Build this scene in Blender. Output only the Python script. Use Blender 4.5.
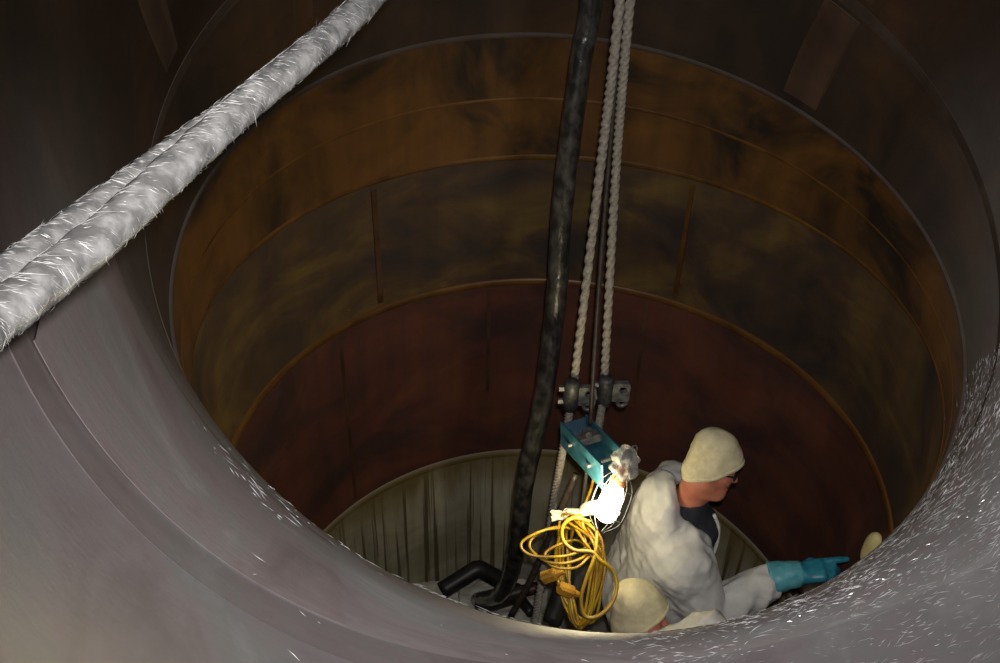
import bpy, bmesh, math, random
import numpy as np
from mathutils import Vector, Matrix, noise

random.seed(4); rng = np.random.default_rng(7)
for o in list(bpy.data.objects): bpy.data.objects.remove(o)
scene = bpy.context.scene
COL = scene.collection
PI = math.pi

# ------------------------------------------------------------------ camera
YAW, PITCH, ROLL = 0.252, 0.663, 0.027
CAM = np.array([-0.851, -2.467, 2.028])
_f = np.array([math.sin(YAW)*math.cos(PITCH), math.cos(YAW)*math.cos(PITCH), -math.sin(PITCH)])
_r = np.array([math.cos(YAW), -math.sin(YAW), 0.0]); _u = np.cross(_r, _f)
RT = _r*math.cos(ROLL)+_u*math.sin(ROLL); UP = -_r*math.sin(ROLL)+_u*math.cos(ROLL)
cd = bpy.data.cameras.new('camera'); cd.sensor_width = 36; cd.lens = 36.0; cd.clip_start = 0.02
co = bpy.data.objects.new('camera', cd); COL.objects.link(co)
co.matrix_world = Matrix(((RT[0], UP[0], -_f[0], CAM[0]), (RT[1], UP[1], -_f[1], CAM[1]), (RT[2], UP[2], -_f[2], CAM[2]), (0, 0, 0, 1)))
scene.camera = co
def at(u, v, t):
    """survey point: where the sight line (u, v) lies t metres from the camera"""
    d = _f+RT*(u-500)/1000.0+UP*(331.5-v)/1000.0
    return CAM+d/np.linalg.norm(d)*t
def atz(u, v, z):
    d = _f+RT*(u-500)/1000.0+UP*(331.5-v)/1000.0
    return CAM+d*(z-CAM[2])/d[2]

# ------------------------------------------------------------------ world, flash, exposure
w = bpy.data.worlds.new('world'); scene.world = w; w.use_nodes = True
w.node_tree.nodes['Background'].inputs[0].default_value = (0.75, 0.82, 1.0, 1)
w.node_tree.nodes['Background'].inputs[1].default_value = 0.012
fl = bpy.data.lights.new('camera_flash', 'SPOT'); fl.energy = 212; fl.color = (1.0, 0.96, 0.93)
fl.spot_size = math.radians(93); fl.spot_blend = 1.0; fl.shadow_soft_size = 0.02
fo = bpy.data.objects.new('camera_flash', fl); COL.objects.link(fo)
fo.matrix_world = co.matrix_world @ Matrix.Translation((0.03, 0.06, -0.02)) @ Matrix.Rotation(math.radians(-4), 4, 'Y')
scene.view_settings.view_transform = 'Standard'; scene.view_settings.look = 'None'
scene.view_settings.gamma = 1.0; scene.view_settings.use_curve_mapping = False
scene.view_settings.exposure = 0.0

# ------------------------------------------------------------------ materials
def new_mat(name):
    m = bpy.data.materials.new(name); m.use_nodes = True
    return m, m.node_tree.nodes, m.node_tree.links, m.node_tree.nodes['Principled BSDF']
def node(N, kind, **kw):
    n = N.new(kind)
    for k, v in kw.items(): setattr(n, k, v)
    return n
def noise_tex(N, L, vec, scale, detail=4, rough=0.55, dist=0.0):
    n = N.new('ShaderNodeTexNoise'); n.inputs['Scale'].default_value = scale
    n.inputs['Detail'].default_value = detail; n.inputs['Roughness'].default_value = rough; n.inputs['Distortion'].default_value = dist
    L.new(vec, n.inputs['Vector']); return n.outputs['Fac']
def ramp(N, L, fac, stops):
    n = N.new('ShaderNodeValToRGB'); e = n.color_ramp.elements
    while len(e) < len(stops): e.new(0.5)
    for k, (p, c) in enumerate(stops):
        e[k].position = p; e[k].color = tuple(c)+(1,) if not isinstance(c, (int, float)) else (c, c, c, 1)
    L.new(fac, n.inputs[0]); return n.outputs[0]
def mix(N, L, fac, a, b, mode='MIX'):
    n = N.new('ShaderNodeMix'); n.data_type = 'RGBA'; n.blend_type = mode
    for sock, v in ((n.inputs[0], fac), (n.inputs[6], a), (n.inputs[7], b)):
        if hasattr(v, 'is_linked'): L.new(v, sock)
        elif isinstance(v, (int, float)): sock.default_value = v
        else: sock.default_value = tuple(v)+(1,)
    return n.outputs[2]
def mapping(N, L, vec, sc):
    n = N.new('ShaderNodeMapping'); n.inputs['Scale'].default_value = sc; L.new(vec, n.inputs[0]); return n.outputs[0]
def bump(N, L, h, b, strength=0.3, dist=0.01):
    n = N.new('ShaderNodeBump'); n.inputs['Strength'].default_value = strength; n.inputs['Distance'].default_value = dist
    L.new(h, n.inputs['Height']); L.new(n.outputs[0], b.inputs['Normal'])
def simple(name, c1, c2=None, scale=20, rough=0.6, metal=0.0, bstr=0.2, bdist=0.004, stretch=(1, 1, 1), spec=0.5, lo=0.35, hi=0.65, coat=0.0):
    m, N, L, b = new_mat(name)
    tc = N.new('ShaderNodeTexCoord'); v = mapping(N, L, tc.outputs['Object'], stretch)
    f = noise_tex(N, L, v, scale)
    L.new(ramp(N, L, f, [(lo, c1), (hi, c2 or c1)]), b.inputs['Base Color'])
    b.inputs['Roughness'].default_value = rough; b.inputs['Metallic'].default_value = metal
    b.inputs['Specular IOR Level'].default_value = spec; b.inputs['Coat Weight'].default_value = coat
    if bstr: bump(N, L, f, b, bstr, bdist)
    return m
def wall_mat(name, dark, mid, light, dust, pscale=1.6, dust_lo=-0.1, dust_hi=0.55, drips=None, stain=None, rough=0.42, lo=0.36, hi=0.66):
    """laminate pipe wall: stained resin, axial runs, hoop-wound fibres, dust settled on faces that look up"""
    m, N, L, b = new_mat(name)
    a = N.new('ShaderNodeAttribute'); a.attribute_name = 'pc'; pc = a.outputs['Vector']
    n1 = noise_tex(N, L, mapping(N, L, pc, (1, 1, 1.7)), pscale, 5, 0.6, 0.6)
    col = ramp(N, L, n1, [(lo, dark), (0.5, mid), (hi, light)])
    n2 = noise_tex(N, L, mapping(N, L, pc, (3.2, 3.2, 0.22)), 2.2, 4, 0.6)
    col = mix(N, L, 0.55, col, ramp(N, L, n2, [(0.3, (0.35, 0.33, 0.3)), (0.65, (1, 1, 1))]), 'MULTIPLY')
    if drips:
        n3 = noise_tex(N, L, mapping(N, L, pc, (22, 22, 0.4)), 1.6, 3, 0.55)
        col = mix(N, L, ramp(N, L, n3, [(0.54, 0), (0.62, 0.9)]), col, drips)
    if stain:      # ochre stain soaked down from the joint above
        sz = N.new('ShaderNodeSeparateXYZ'); L.new(pc, sz.inputs[0]); ad = N.new('ShaderNodeMath'); ad.operation = 'MULTIPLY_ADD'
        L.new(noise_tex(N, L, mapping(N, L, pc, (4, 4, 1)), 2, 4), ad.inputs[0]); ad.inputs[1].default_value = 0.5; L.new(sz.outputs['Z'], ad.inputs[2])
        ms = N.new('ShaderNodeMapRange'); ms.inputs['From Min'].default_value = -1.78; ms.inputs['From Max'].default_value = -1.5; L.new(ad.outputs[0], ms.inputs['Value'])
        col = mix(N, L, ms.outputs[0], col, stain)
    nh = noise_tex(N, L, mapping(N, L, pc, (1.0, 1.0, 14)), 2.5, 4, 0.6)
    g = N.new('ShaderNodeNewGeometry'); sx = N.new('ShaderNodeSeparateXYZ'); L.new(g.outputs['Normal'], sx.inputs[0])
    mr = N.new('ShaderNodeMapRange'); mr.interpolation_type = 'SMOOTHSTEP'
    mr.inputs['From Min'].default_value = dust_lo; mr.inputs['From Max'].default_value = dust_hi
    L.new(sx.outputs['Z'], mr.inputs['Value'])
    nd = noise_tex(N, L, pc, 2.3, 5, 0.65, 0.8)
    d1 = tuple(x*0.68 for x in dust); d2 = tuple(x*1.25 for x in dust)
    dcol = ramp(N, L, nd, [(0.3, (d1[0]*1.1, d1[1]*0.97, d1[2]*0.97)), (0.47, (dust[0]*1.06, dust[1]*0.97, dust[2]*0.98)), (0.56, (dust[0]*0.98, dust[1], dust[2]*0.98)), (0.68, d2)])
    dcol = mix(N, L, 0.16, dcol, ramp(N, L, nh, [(0.3, (0.7, 0.7, 0.7)), (0.7, (1.25, 1.25, 1.25))]), 'MULTIPLY')
    col = mix(N, L, mr.outputs[0], col, dcol)
    L.new(col, b.inputs['Base Color'])
    b.inputs['Roughness'].default_value = rough; b.inputs['Specular IOR Level'].default_value = 0.35
    add = N.new('ShaderNodeMath'); add.operation = 'ADD'; L.new(nh, add.inputs[0])
    nf = noise_tex(N, L, mapping(N, L, pc, (12, 12, 18)), 4, 5, 0.65); L.new(nf, add.inputs[1])
    bump(N, L, add.outputs[0], b, 0.16, 0.004)
    return m
DUST = (0.235, 0.226, 0.23)
M = {}
M['base'] = wall_mat('grey_coated_wall', (0.3, 0.27, 0.17), (0.42, 0.385, 0.26), (0.52, 0.485, 0.35), (0.3, 0.28, 0.22), drips=(0.07, 0.048, 0.014), stain=(0.16, 0.115, 0.035))
M['shaft'] = wall_mat('red_brown_laminate', (0.035, 0.008, 0.0028), (0.08, 0.0165, 0.004), (0.125, 0.032, 0.0065), DUST, rough=0.7)
M['collar'] = wall_mat('olive_brown_laminate', (0.022, 0.012, 0.005), (0.062, 0.029, 0.005), (0.13, 0.077, 0.007), DUST, 1.9, rough=0.7)
M['band'] = wall_mat('amber_laminate', (0.018, 0.01, 0.004), (0.08, 0.034, 0.0055), (0.13, 0.054, 0.0075), DUST, 2.2, -0.05, 0.6, lo=0.38, hi=0.62, rough=0.7)
M['bend'] = wall_mat('dark_brown_laminate', (0.02, 0.012, 0.008), (0.032, 0.018, 0.01), (0.06, 0.03, 0.012), DUST, 1.8, -0.12, 0.6, rough=0.7)
M['elbow'] = wall_mat('dusty_dark_laminate', (0.022, 0.013, 0.009), (0.034, 0.02, 0.013), (0.06, 0.032, 0.017), DUST, 1.7, -0.22, 0.6, rough=0.5)
M['duct'] = wall_mat('dusty_duct_laminate', (0.045, 0.03, 0.025), (0.08, 0.055, 0.045), (0.11, 0.08, 0.06), (0.2, 0.193, 0.198), 1.6, -0.9, 0.15)
M['amber_trim'] = wall_mat('amber_joint_laminate', (0.07, 0.029, 0.007), (0.11, 0.048, 0.011), (0.15, 0.07, 0.015), (0.17, 0.075, 0.02), 3, 0.3, 1.2)
M['grey_trim'] = wall_mat('grey_joint_laminate', (0.035, 0.022, 0.015), (0.05, 0.034, 0.024), (0.065, 0.046, 0.034), (0.09, 0.075, 0.066), 3, 0.2, 1.2, rough=0.7)
M['joint'] = wall_mat('dark_joint_laminate', (0.08, 0.06, 0.05), (0.1, 0.08, 0.07), (0.12, 0.1, 0.08), (0.175, 0.164, 0.166), 3, -0.6, 0.2)
M['patch_brown'] = wall_mat('brown_patch_laminate', (0.055, 0.026, 0.013), (0.075, 0.038, 0.019), (0.095, 0.052, 0.026), (0.12, 0.1, 0.09), 3, 0.1, 0.9)
M['patch_dull'] = wall_mat('dull_patch_laminate', (0.045, 0.024, 0.014), (0.06, 0.033, 0.019), (0.075, 0.043, 0.026), DUST, 3, -0.15, 0.7, rough=0.7)
M['patch_grey'] = wall_mat('mauve_patch_laminate', (0.17, 0.14, 0.13), (0.18, 0.15, 0.14), (0.19, 0.16, 0.15), (0.235, 0.215, 0.217), 2.4, -0.6, 0.2)
M['floor'] = simple('grey_floor', (0.14, 0.13, 0.11), (0.24, 0.23, 0.2), 6, 0.8)
M['fibre'] = simple('glass_fibre', (0.4, 0.4, 0.4), (0.8, 0.8, 0.82), 9, 0.22, bstr=0, spec=0.9, lo=0.45, hi=0.6)
M['wrap'] = simple('resin_wrap', (0.14, 0.14, 0.14), (0.33, 0.33, 0.33), 34, 0.4, bstr=0.7, bdist=0.004, lo=0.4, hi=0.66)
M['wrapfibre'] = simple('wrap_fibre', (0.24, 0.24, 0.24), (0.45, 0.45, 0.45), 60, 0.35, bstr=0)
M['hose'] = simple('black_taped_rubber', (0.014, 0.014, 0.013), (0.075, 0.07, 0.06), 28, 0.3, coat=0.5, bstr=0.9, bdist=0.006, stretch=(1, 1, 0.6), lo=0.4, hi=0.75)
M['rope'] = simple('grey_rope_fibre', (0.14, 0.125, 0.105), (0.25, 0.225, 0.19), 90, 0.85, bstr=0.4)
M['cable'] = simple('dark_wire', (0.015, 0.01, 0.008), (0.04, 0.028, 0.02), 60, 0.5)
M['steel'] = simple('worn_steel', (0.1, 0.1, 0.1), (0.24, 0.24, 0.23), 40, 0.45, 0.6)
M['dsteel'] = simple('dark_steel', (0.03, 0.03, 0.03), (0.08, 0.08, 0.08), 50, 0.5, 0.5)
M['blue'] = simple('chipped_blue_paint', (0.014, 0.065, 0.095), (0.03, 0.115, 0.15), 26, 0.45, bstr=0.15)
M['bluein'] = simple('dull_blue_paint', (0.02, 0.06, 0.1), (0.05, 0.1, 0.15), 26, 0.6)
M['yellow'] = simple('yellow_cord_jacket', (0.2, 0.1, 0.008), (0.4, 0.26, 0.012), 14, 0.4, bstr=0)
M['yplug'] = simple('amber_plug_plastic', (0.3, 0.15, 0.015), (0.45, 0.24, 0.02), 20, 0.5)
M['suit'] = simple('white_coverall_fabric', (0.47, 0.465, 0.44), (0.58, 0.575, 0.545), 14, 0.8, bstr=0.25, bdist=0.004)
M['cap'] = simple('cream_knit', (0.52, 0.46, 0.28), (0.62, 0.56, 0.36), 40, 0.9, bstr=0.3, bdist=0.003)
M['skin'] = simple('skin', (0.4, 0.13, 0.075), (0.5, 0.19, 0.115), 22, 0.5, bstr=0.1, bdist=0.002)
M['shirt'] = simple('black_cotton', (0.012, 0.013, 0.02), (0.025, 0.026, 0.035), 40, 0.9)
M['glove'] = simple('teal_rubber', (0.012, 0.15, 0.22), (0.03, 0.23, 0.31), 30, 0.4, bstr=0.3)
M['cuff'] = simple('pale_teal_rubber', (0.06, 0.3, 0.36), (0.13, 0.4, 0.46), 30, 0.45, bstr=0.3)
M['hair'] = simple('brown_hair', (0.03, 0.018, 0.01), (0.06, 0.035, 0.02), 80, 0.7)
M['lens'] = simple('dark_lens', (0.008, 0.01, 0.02), (0.012, 0.016, 0.035), 10, 0.1, bstr=0)
M['boot'] = simple('black_boot', (0.02, 0.018, 0.015), (0.04, 0.035, 0.03), 30, 0.6)
M['tool'] = simple('dark_brown_tool', (0.02, 0.01, 0.006), (0.045, 0.022, 0.012), 40, 0.5)
M['cream'] = simple('cream_foam', (0.58, 0.48, 0.2), (0.68, 0.58, 0.28), 26, 0.8)
M['sheet'] = simple('dirty_white_sheet', (0.36, 0.34, 0.28), (0.55, 0.53, 0.46), 8, 0.75)
M['black'] = simple('black_plastic', (0.008, 0.008, 0.008), (0.02, 0.02, 0.018), 20, 0.45)
M['wood'] = simple('scaffold_wood', (0.2, 0.12, 0.05), (0.32, 0.2, 0.09), 8, 0.8, stretch=(1, 8, 8))
M['socket'] = simple('orange_socket', (0.42, 0.16, 0.07), (0.52, 0.22, 0.1), 20, 0.5)
m, N, L, b = new_mat('lit_bulb_glass')
b.inputs['Base Color'].default_value = (1, 0.95, 0.8, 1)
b.inputs['Emission Color'].default_value = (1.0, 0.9, 0.62, 1); b.inputs['Emission Strength'].default_value = 9.0
M['bulb'] = m
m, N, L, b = new_mat('clear_film')
tcn = N.new('ShaderNodeTexCoord'); nf = noise_tex(N, L, tcn.outputs['Object'], 40)
L.new(ramp(N, L, nf, [(0.4, (0.3, 0.3, 0.29)), (0.6, (0.5, 0.5, 0.48))]), b.inputs['Base Color'])
b.inputs['Roughness'].default_value = 0.2; b.inputs['Alpha'].default_value = 0.42
M['film'] = m

# ------------------------------------------------------------------ object helpers
def link(name, me, mat, parent=None, smooth=True):
    o = bpy.data.objects.new(name, me); COL.objects.link(o)
    if mat is not None: me.materials.append(mat)
    if smooth and len(me.polygons): me.polygons.foreach_set('use_smooth', [True]*len(me.polygons))
    if parent is not None: o.parent = parent
    return o
def tag(o, label, cat=None, group=None, kind=None):
    o['label'] = label
    if cat: o['category'] = cat
    if group: o['group'] = group
    if kind: o['kind'] = kind
    return o
def empty(name, loc, rz=0.0):
    o = bpy.data.objects.new(name, None); COL.objects.link(o); o.location = tuple(loc); o.rotation_euler = (0, 0, rz); o.empty_display_size = 0.1
    return o
class MB:
    def __init__(s): s.v = []; s.f = []
    def add(s, vs, fs):
        k = len(s.v); s.v += [tuple(map(float, p)) for p in vs]; s.f += [tuple(i+k for i in q) for q in fs]
    def box(s, c, e, ax=None, bev=0.0):
        """centre, full sizes, axes (3 unit vectors); corners chamfered by bev"""
        X, Y, Z = ax if ax is not None else (np.array([1., 0, 0]), np.array([0, 1., 0]), np.array([0, 0, 1.]))
        bm = bmesh.new(); bmesh.ops.create_cube(bm, size=1.0)
        for q in bm.verts: q.co = Vector((q.co.x*e[0], q.co.y*e[1], q.co.z*e[2]))
        if bev: bmesh.ops.bevel(bm, geom=bm.edges[:], offset=bev, segments=1, affect='EDGES')
        bm.verts.index_update()
        c = np.asarray(c, float)
        s.add([c+X*q.co.x+Y*q.co.y+Z*q.co.z for q in bm.verts], [[q.index for q in f.verts] for f in bm.faces]); bm.free()
    def tube(s, path, rad, seg=10, prof=None, closed=False, caps=True):
        """swept tube; prof(k, ang) scales the radius"""
        P = np.asarray(path, float); n = len(P)
        if closed: T = np.roll(P, -1, 0)-np.roll(P, 1, 0)
        else: T = np.gradient(P, axis=0)
        T /= np.linalg.norm(T, axis=1)[:, None]+1e-12
        a = np.array([0, 0, 1.]) if abs(T[0][2]) < 0.9 else np.array([1., 0, 0])
        U = np.cross(T[0], a); U /= np.linalg.norm(U); vs = []
        for k in range(n):
            U = U-T[k]*(U@T[k]); U /= np.linalg.norm(U); V = np.cross(T[k], U)
            rk = rad[k] if hasattr(rad, '__len__') else rad
            for j in range(seg):
                an = 2*PI*j/seg; rr = rk*(prof(k, an) if prof else 1)
                vs.append(P[k]+(U*math.cos(an)+V*math.sin(an))*rr)
        fs = []
        for k in range(n if closed else n-1):
            for j in range(seg):
                A = k*seg+j; B = k*seg+(j+1) % seg; k2 = (k+1) % n
                fs.append((A, B, k2*seg+(j+1) % seg, k2*seg+j))
        if caps and not closed:
            fs.append(tuple(range(seg))[::-1]); fs.append(tuple((n-1)*seg+j for j in range(seg)))
        s.add(vs, fs)
    def ring(s, c, nrm, R, r, seg=28, ts=8):
        nrm = np.asarray(nrm, float); nrm /= np.linalg.norm(nrm)
        a = np.array([0, 0, 1.]) if abs(nrm[2]) < 0.9 else np.array([1., 0, 0])
        U = np.cross(nrm, a); U /= np.linalg.norm(U); V = np.cross(nrm, U)
        s.tube([np.asarray(c)+R*(U*math.cos(t)+V*math.sin(t)) for t in np.linspace(0, 2*PI, seg, endpoint=False)], r, ts, closed=True)
    def holed_plate(s, c, ax, wd, ht, th, hr, hc=(0, 0)):
        X, Y, Z = ax; n = 24; vs = []; fs = []
        for side in (-1, 1):
            for j in range(n):
                an = 2*PI*j/n; ca, sa = math.cos(an), math.sin(an)
                k = 1/max(abs(ca)/(wd/2), abs(sa)/(ht/2), 1e-9)
                vs.append(np.asarray(c)+X*ca*k+Z*sa*k+Y*side*th/2)
            for j in range(n):
                an = 2*PI*j/n; vs.append(np.asarray(c)+X*(hc[0]+hr*math.cos(an))+Z*(hc[1]+hr*math.sin(an))+Y*side*th/2)
        for j in range(n):
            q = (j+1) % n
            fs += [(j, q, n+q, n+j), (2*n+q, 2*n+j, 3*n+j, 3*n+q), (j, 2*n+j, 2*n+q, q), (n+q, 3*n+q, 3*n+j, n+j)]
        s.add(vs, fs)
    def build(s, name, mat, parent=None, smooth=True):
        me = bpy.data.meshes.new(name); me.from_pydata(s.v, [], s.f); me.update()
        return link(name, me, mat, parent, smooth)
def spline(pts, n):
    """Catmull-Rom through the points"""
    P = np.asarray(pts, float); P = np.vstack([2*P[0]-P[1], P, 2*P[-1]-P[-2]]); out = []
    m = len(P)-3
    for k in range(n):
        t = k/(n-1)*m; i = min(int(t), m-1); t -= i
        a, b_, c, d = P[i:i+4]
        out.append(0.5*((2*b_)+(-a+c)*t+(2*a-5*b_+4*c-d)*t*t+(-a+3*b_-3*c+d)*t**3))
    return np.array(out)
def slivers(pos, dirs, nrm, ln, wd, bend=0.15):
    """many short tapering three-sided fibres as one mesh"""
    n = len(pos); dirs = dirs/np.linalg.norm(dirs, axis=1)[:, None]; side = np.cross(dirs, nrm)
    side /= np.linalg.norm(side, axis=1)[:, None]+1e-9
    ln = np.broadcast_to(ln, n)[:, None]; wd = np.broadcast_to(wd, n)[:, None]
    a = pos-dirs*ln/2; b_ = pos+dirs*ln/2+nrm*ln*bend*rng.uniform(-0.2, 1, (n, 1))
    mid = (a+b_)/2+side*ln*rng.uniform(-0.08, 0.08, (n, 1))
    V = np.stack([a, mid+side*wd, mid-side*wd, mid+nrm*wd*1.2, b_], 1).reshape(-1, 3)
    q = np.array([(0, 1, 3), (0, 3, 2), (0, 2, 1), (4, 3, 1), (4, 2, 3), (4, 1, 2)])
    F = (q[None]+5*np.arange(n)[:, None, None]).reshape(-1, 3)
    return V, F
def np_mesh(name, V, F):
    me = bpy.data.meshes.new(name); me.from_pydata(V.tolist(), [], F.tolist()); me.update(); return me

# ------------------------------------------------------------------ the pipe: vertical shaft, tight bend, horizontal duct
R, RP = 1.34, 1.2
def pipe(s, th, rad=RP):
    s = np.asarray(s, float); th = np.asarray(th, float); ph = np.clip(s/R, 0, PI/2)
    cy = -R+R*np.cos(ph)-np.maximum(s-R*PI/2, 0); cz = R*np.sin(ph)+np.where(s < 0, s, 0)
    n = np.stack([np.sin(th)+0*ph, np.cos(th)*np.cos(ph), np.cos(th)*np.sin(ph)], -1)
    return np.stack([0*ph+0*th, cy+0*th, cz+0*th], -1)+np.asarray(rad)[..., None]*n, n
def pc_of(s, th): return np.stack([RP*np.cos(th), RP*np.sin(th), s], -1)
def shell(name, s_prof, mat, label, th0=-PI, th1=PI, nth=144, kind='structure', parent=None):
    """s_prof: list of (s, radius) forming a closed profile around the pipe axis"""
    full = th1-th0 > 2*PI-1e-6
    th = np.linspace(th0, th1, nth, endpoint=not full); k = len(s_prof)
    S = np.array([p[0] for p in s_prof])[:, None]+0*th; T = th+0*S; RR = np.array([p[1] for p in s_prof])[:, None]+0*th
    P, _ = pipe(S, T, RR); pc = pc_of(S, T)
    P = P.reshape(-1, 3); pc = pc.reshape(-1, 3); n = len(th); fs = []
    for i in range(k):
        i2 = (i+1) % k
        for j in range(n if full else n-1):
            j2 = (j+1) % n
            fs.append((i*n+j, i*n+j2, i2*n+j2, i2*n+j))
    if not full:
        fs.append(tuple(i*n for i in range(k))); fs.append(tuple(i*n+n-1 for i in range(k))[::-1])
    me = bpy.data.meshes.new(name); me.from_pydata(P.tolist(), [], fs); me.update()
    bm = bmesh.new(); bm.from_mesh(me); bmesh.ops.recalc_face_normals(bm, faces=bm.faces[:]); bm.to_mesh(me); bm.free()
    at_ = me.attributes.new('pc', 'FLOAT_VECTOR', 'POINT'); at_.data.foreach_set('vector', pc.astype(np.float32).ravel())
    o = link(name, me, mat, parent)
    me.set_sharp_from_angle(angle=math.radians(40))
    if parent is None: tag(o, label, kind=kind)
    return o
def spool(name, s0, s1, mat, label, rad=RP, wob=0.0):
    n = max(4, int((s1-s0)/0.035)); ss = np.linspace(s0, s1, n)
    prof = [(x, rad) for x in ss]+[(x, RP+0.03) for x in ss[::-1]]
    return shell(name, prof, mat, label)
FLOOR = -2.70
w_base = spool('wall_base', FLOOR-0.03, -1.75, M['base'], 'grey coated pipe wall streaked with thin brown drips at the bottom', RP+0.004)
w_shaft = spool('wall_shaft', -1.75, -0.64, M['shaft'], 'dark red-brown laminate pipe wall just above the grey wall', RP)
w_collar = spool('wall_collar', -0.64, 0.0, M['collar'], 'blotchy olive-brown laminate pipe wall in the middle of the shaft', RP+0.006)
w_band = spool('wall_band', 0.0, 0.301, M['band'], 'amber laminate band of pipe wall with dark blotches', RP-0.008)
w_bend = spool('wall_bend', 0.301, 0.638, M['bend'], 'dark brown laminate band of pipe wall at the start of the bend', RP)
w_elbow = spool('wall_elbow', 0.638, 2.10, M['elbow'], 'dusty grey laminate elbow wall forming the shiny rounded lip', RP)
w_duct = spool('wall_duct', 2.10, 5.0, M['duct'], 'dusty grey laminate duct wall nearest the camera', RP)
def trim(k, s0, wd, h, mat, label, th0=-PI, th1=PI):
    prof = [(s0-wd/2, RP+0.012), (s0-wd/2, RP-0.002), (s0-wd*0.36, RP-h*0.7), (s0-wd*0.15, RP-h), (s0+wd*0.15, RP-h), (s0+wd*0.36, RP-h*0.7), (s0+wd/2, RP-0.002), (s0+wd/2, RP+0.012)]
    return shell('trim_%d' % k, prof, mat, label, th0, th1)
trim(1, -0.64, 0.034, 0.008, M['amber_trim'], 'thin raised amber joint ring around the top of the red-brown wall')
trim(2, 0.005, 0.022, 0.010, M['amber_trim'], 'narrow raised joint ring under the amber band')
trim(3, 0.15, 0.016, 0.0095, M['amber_trim'], 'faint raised ring in the middle of the amber band')
trim(4, 0.301, 0.013, 0.0095, M['grey_trim'], 'raised greyish joint ring above the amber band')
trim(5, 0.638, 0.03, 0.0025, M['grey_trim'], 'raised grey joint ring around the widest visible part of the bend')
trim(6, -1.75, 0.05, 0.006, M['base'], 'low ridge where the grey wall meets the red-brown wall')
trim(7, 2.14, 0.07, 0.0025, M['joint'],  'dark joint band curving across the grey foreground on the left', PI+0.12, PI+1.7)
def patch(parent, s0, s1, t0, t1, h, mat, name='patch'):
    n = max(3, int((s1-s0)/0.05)+1); ss = np.linspace(s0, s1, n)
    prof = [(x, RP-h-0.001) for x in ss]; prof[0] = (s0, RP-0.001); prof.append((s1, RP-0.001)); prof.insert(1, (s0+0.004, RP-h)); prof.insert(-1, (s1-0.004, RP-h))
    prof = prof+[(s1, RP+0.012), (s0, RP+0.012)]
    nth = max(4, int((t1-t0)*24))
    return shell(name, prof, mat, '', t0, t1, nth, parent=parent)
# axial laminate strips that read as faint upright lines
for (par, s0, s1, tc_, wd, mt) in ((w_collar, -0.60, -0.03, 0.75, 0.016, 'amber_trim'), (w_collar, -0.6, -0.03, -0.41, 0.02, 'patch_brown'), (w_shaft, -1.7, -0.67, -0.6, 0.014, 'patch_brown'),
                                   (w_shaft, -1.3, -0.67, 0.65, 0.014, 'patch_brown'), (w_shaft, -1.3, -0.67, 0.03, 0.014, 'patch_brown'), (w_band, 0.03, 0.27, 1.08, 0.11, 'patch_brown'),
                                   (w_bend, 0.33, 0.61, 1.03, 0.12, 'patch_dull'), (w_elbow, 0.67, 1.0, 1.03, 0.12, 'patch_dull'),
                                   (w_elbow, 0.70, 1.2, -1.14, 0.07, 'patch_dull'), (w_bend, 0.33, 0.61, -0.62, 0.06, 'patch_brown')):
    patch(par, s0, s1, tc_-wd/2, tc_+wd/2, 0.002, M[mt], 'laminate_strip')
# glass mat sheets laid over the dusty foreground of the duct
patch(w_elbow, 1.32, 2.09, PI+0.77, PI+1.45, 0.0015, M['patch_grey'], 'mat_patch')
patch(w_duct, 2.19, 2.9, PI+0.3, PI+0.8, 0.0015, M['patch_grey'], 'mat_patch')

# pit floor
mbf = MB(); nf_ = 64
mbf.add([(math.cos(2*PI*k/nf_)*1.21, math.sin(2*PI*k/nf_)*1.21, FLOOR) for k in range(nf_)]+[(math.cos(2*PI*k/nf_)*1.21, math.sin(2*PI*k/nf_)*1.21, FLOOR-0.05) for k in range(nf_)],
        [tuple(range(nf_)), tuple(range(2*nf_-1, nf_-1, -1))]+[(k, nf_+k, nf_+(k+1) % nf_, (k+1) % nf_) for k in range(nf_)])
tag(mbf.build('floor', M['floor'], smooth=False), 'grey floor at the bottom of the shaft', kind='structure')

# loose glass fibres lying on the dusty lip
n_f = 44000
S_ = rng.uniform(0.0, 3.3, n_f); T_ = PI+rng.uniform(-1.02, 1.1, n_f)
den = noise_v = np.array([noise.noise(Vector((math.cos(t)*3.0, math.sin(t)*3.0, s*2.0))) for s, t in zip(S_, T_)])
P_, n_ = pipe(S_, T_)
area = np.where(S_ < R*PI/2, (R+RP*np.cos(T_))/R, 1.0)
keep = (rng.uniform(0, 1, n_f) < np.where(P_[:, 0] < -0.2, 0.3, 0.75)*(0.12+area)*np.clip(0.24+den*1.1+1.1*np.clip(P_[:, 0]+0.25, -0.3, 0.6), 0.006, 1))
S_, T_, P_, n_ = S_[keep], T_[keep], P_[keep], n_[keep]
P2, _ = pipe(S_, T_+0.01); d_ = P2-P_; d_ /= np.linalg.norm(d_, axis=1)[:, None]
ax_ = np.cross(d_, n_)
dd = d_*rng.choice([-1, 1], len(S_))[:, None]+ax_*rng.normal(0, 0.28, len(S_))[:, None]
V, F = slivers(P_-n_*0.003, dd, -n_, rng.gamma(2.0, 0.008, len(S_))+0.004, rng.uniform(0.0003, 0.0011, len(S_)))
o = link('glass_fibre', np_mesh('glass_fibre', V, F), M['fibre'], None, False)
tag(o, 'short white glass fibres scattered over the shiny grey lip in the foreground', 'fibres', kind='stuff')

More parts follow.
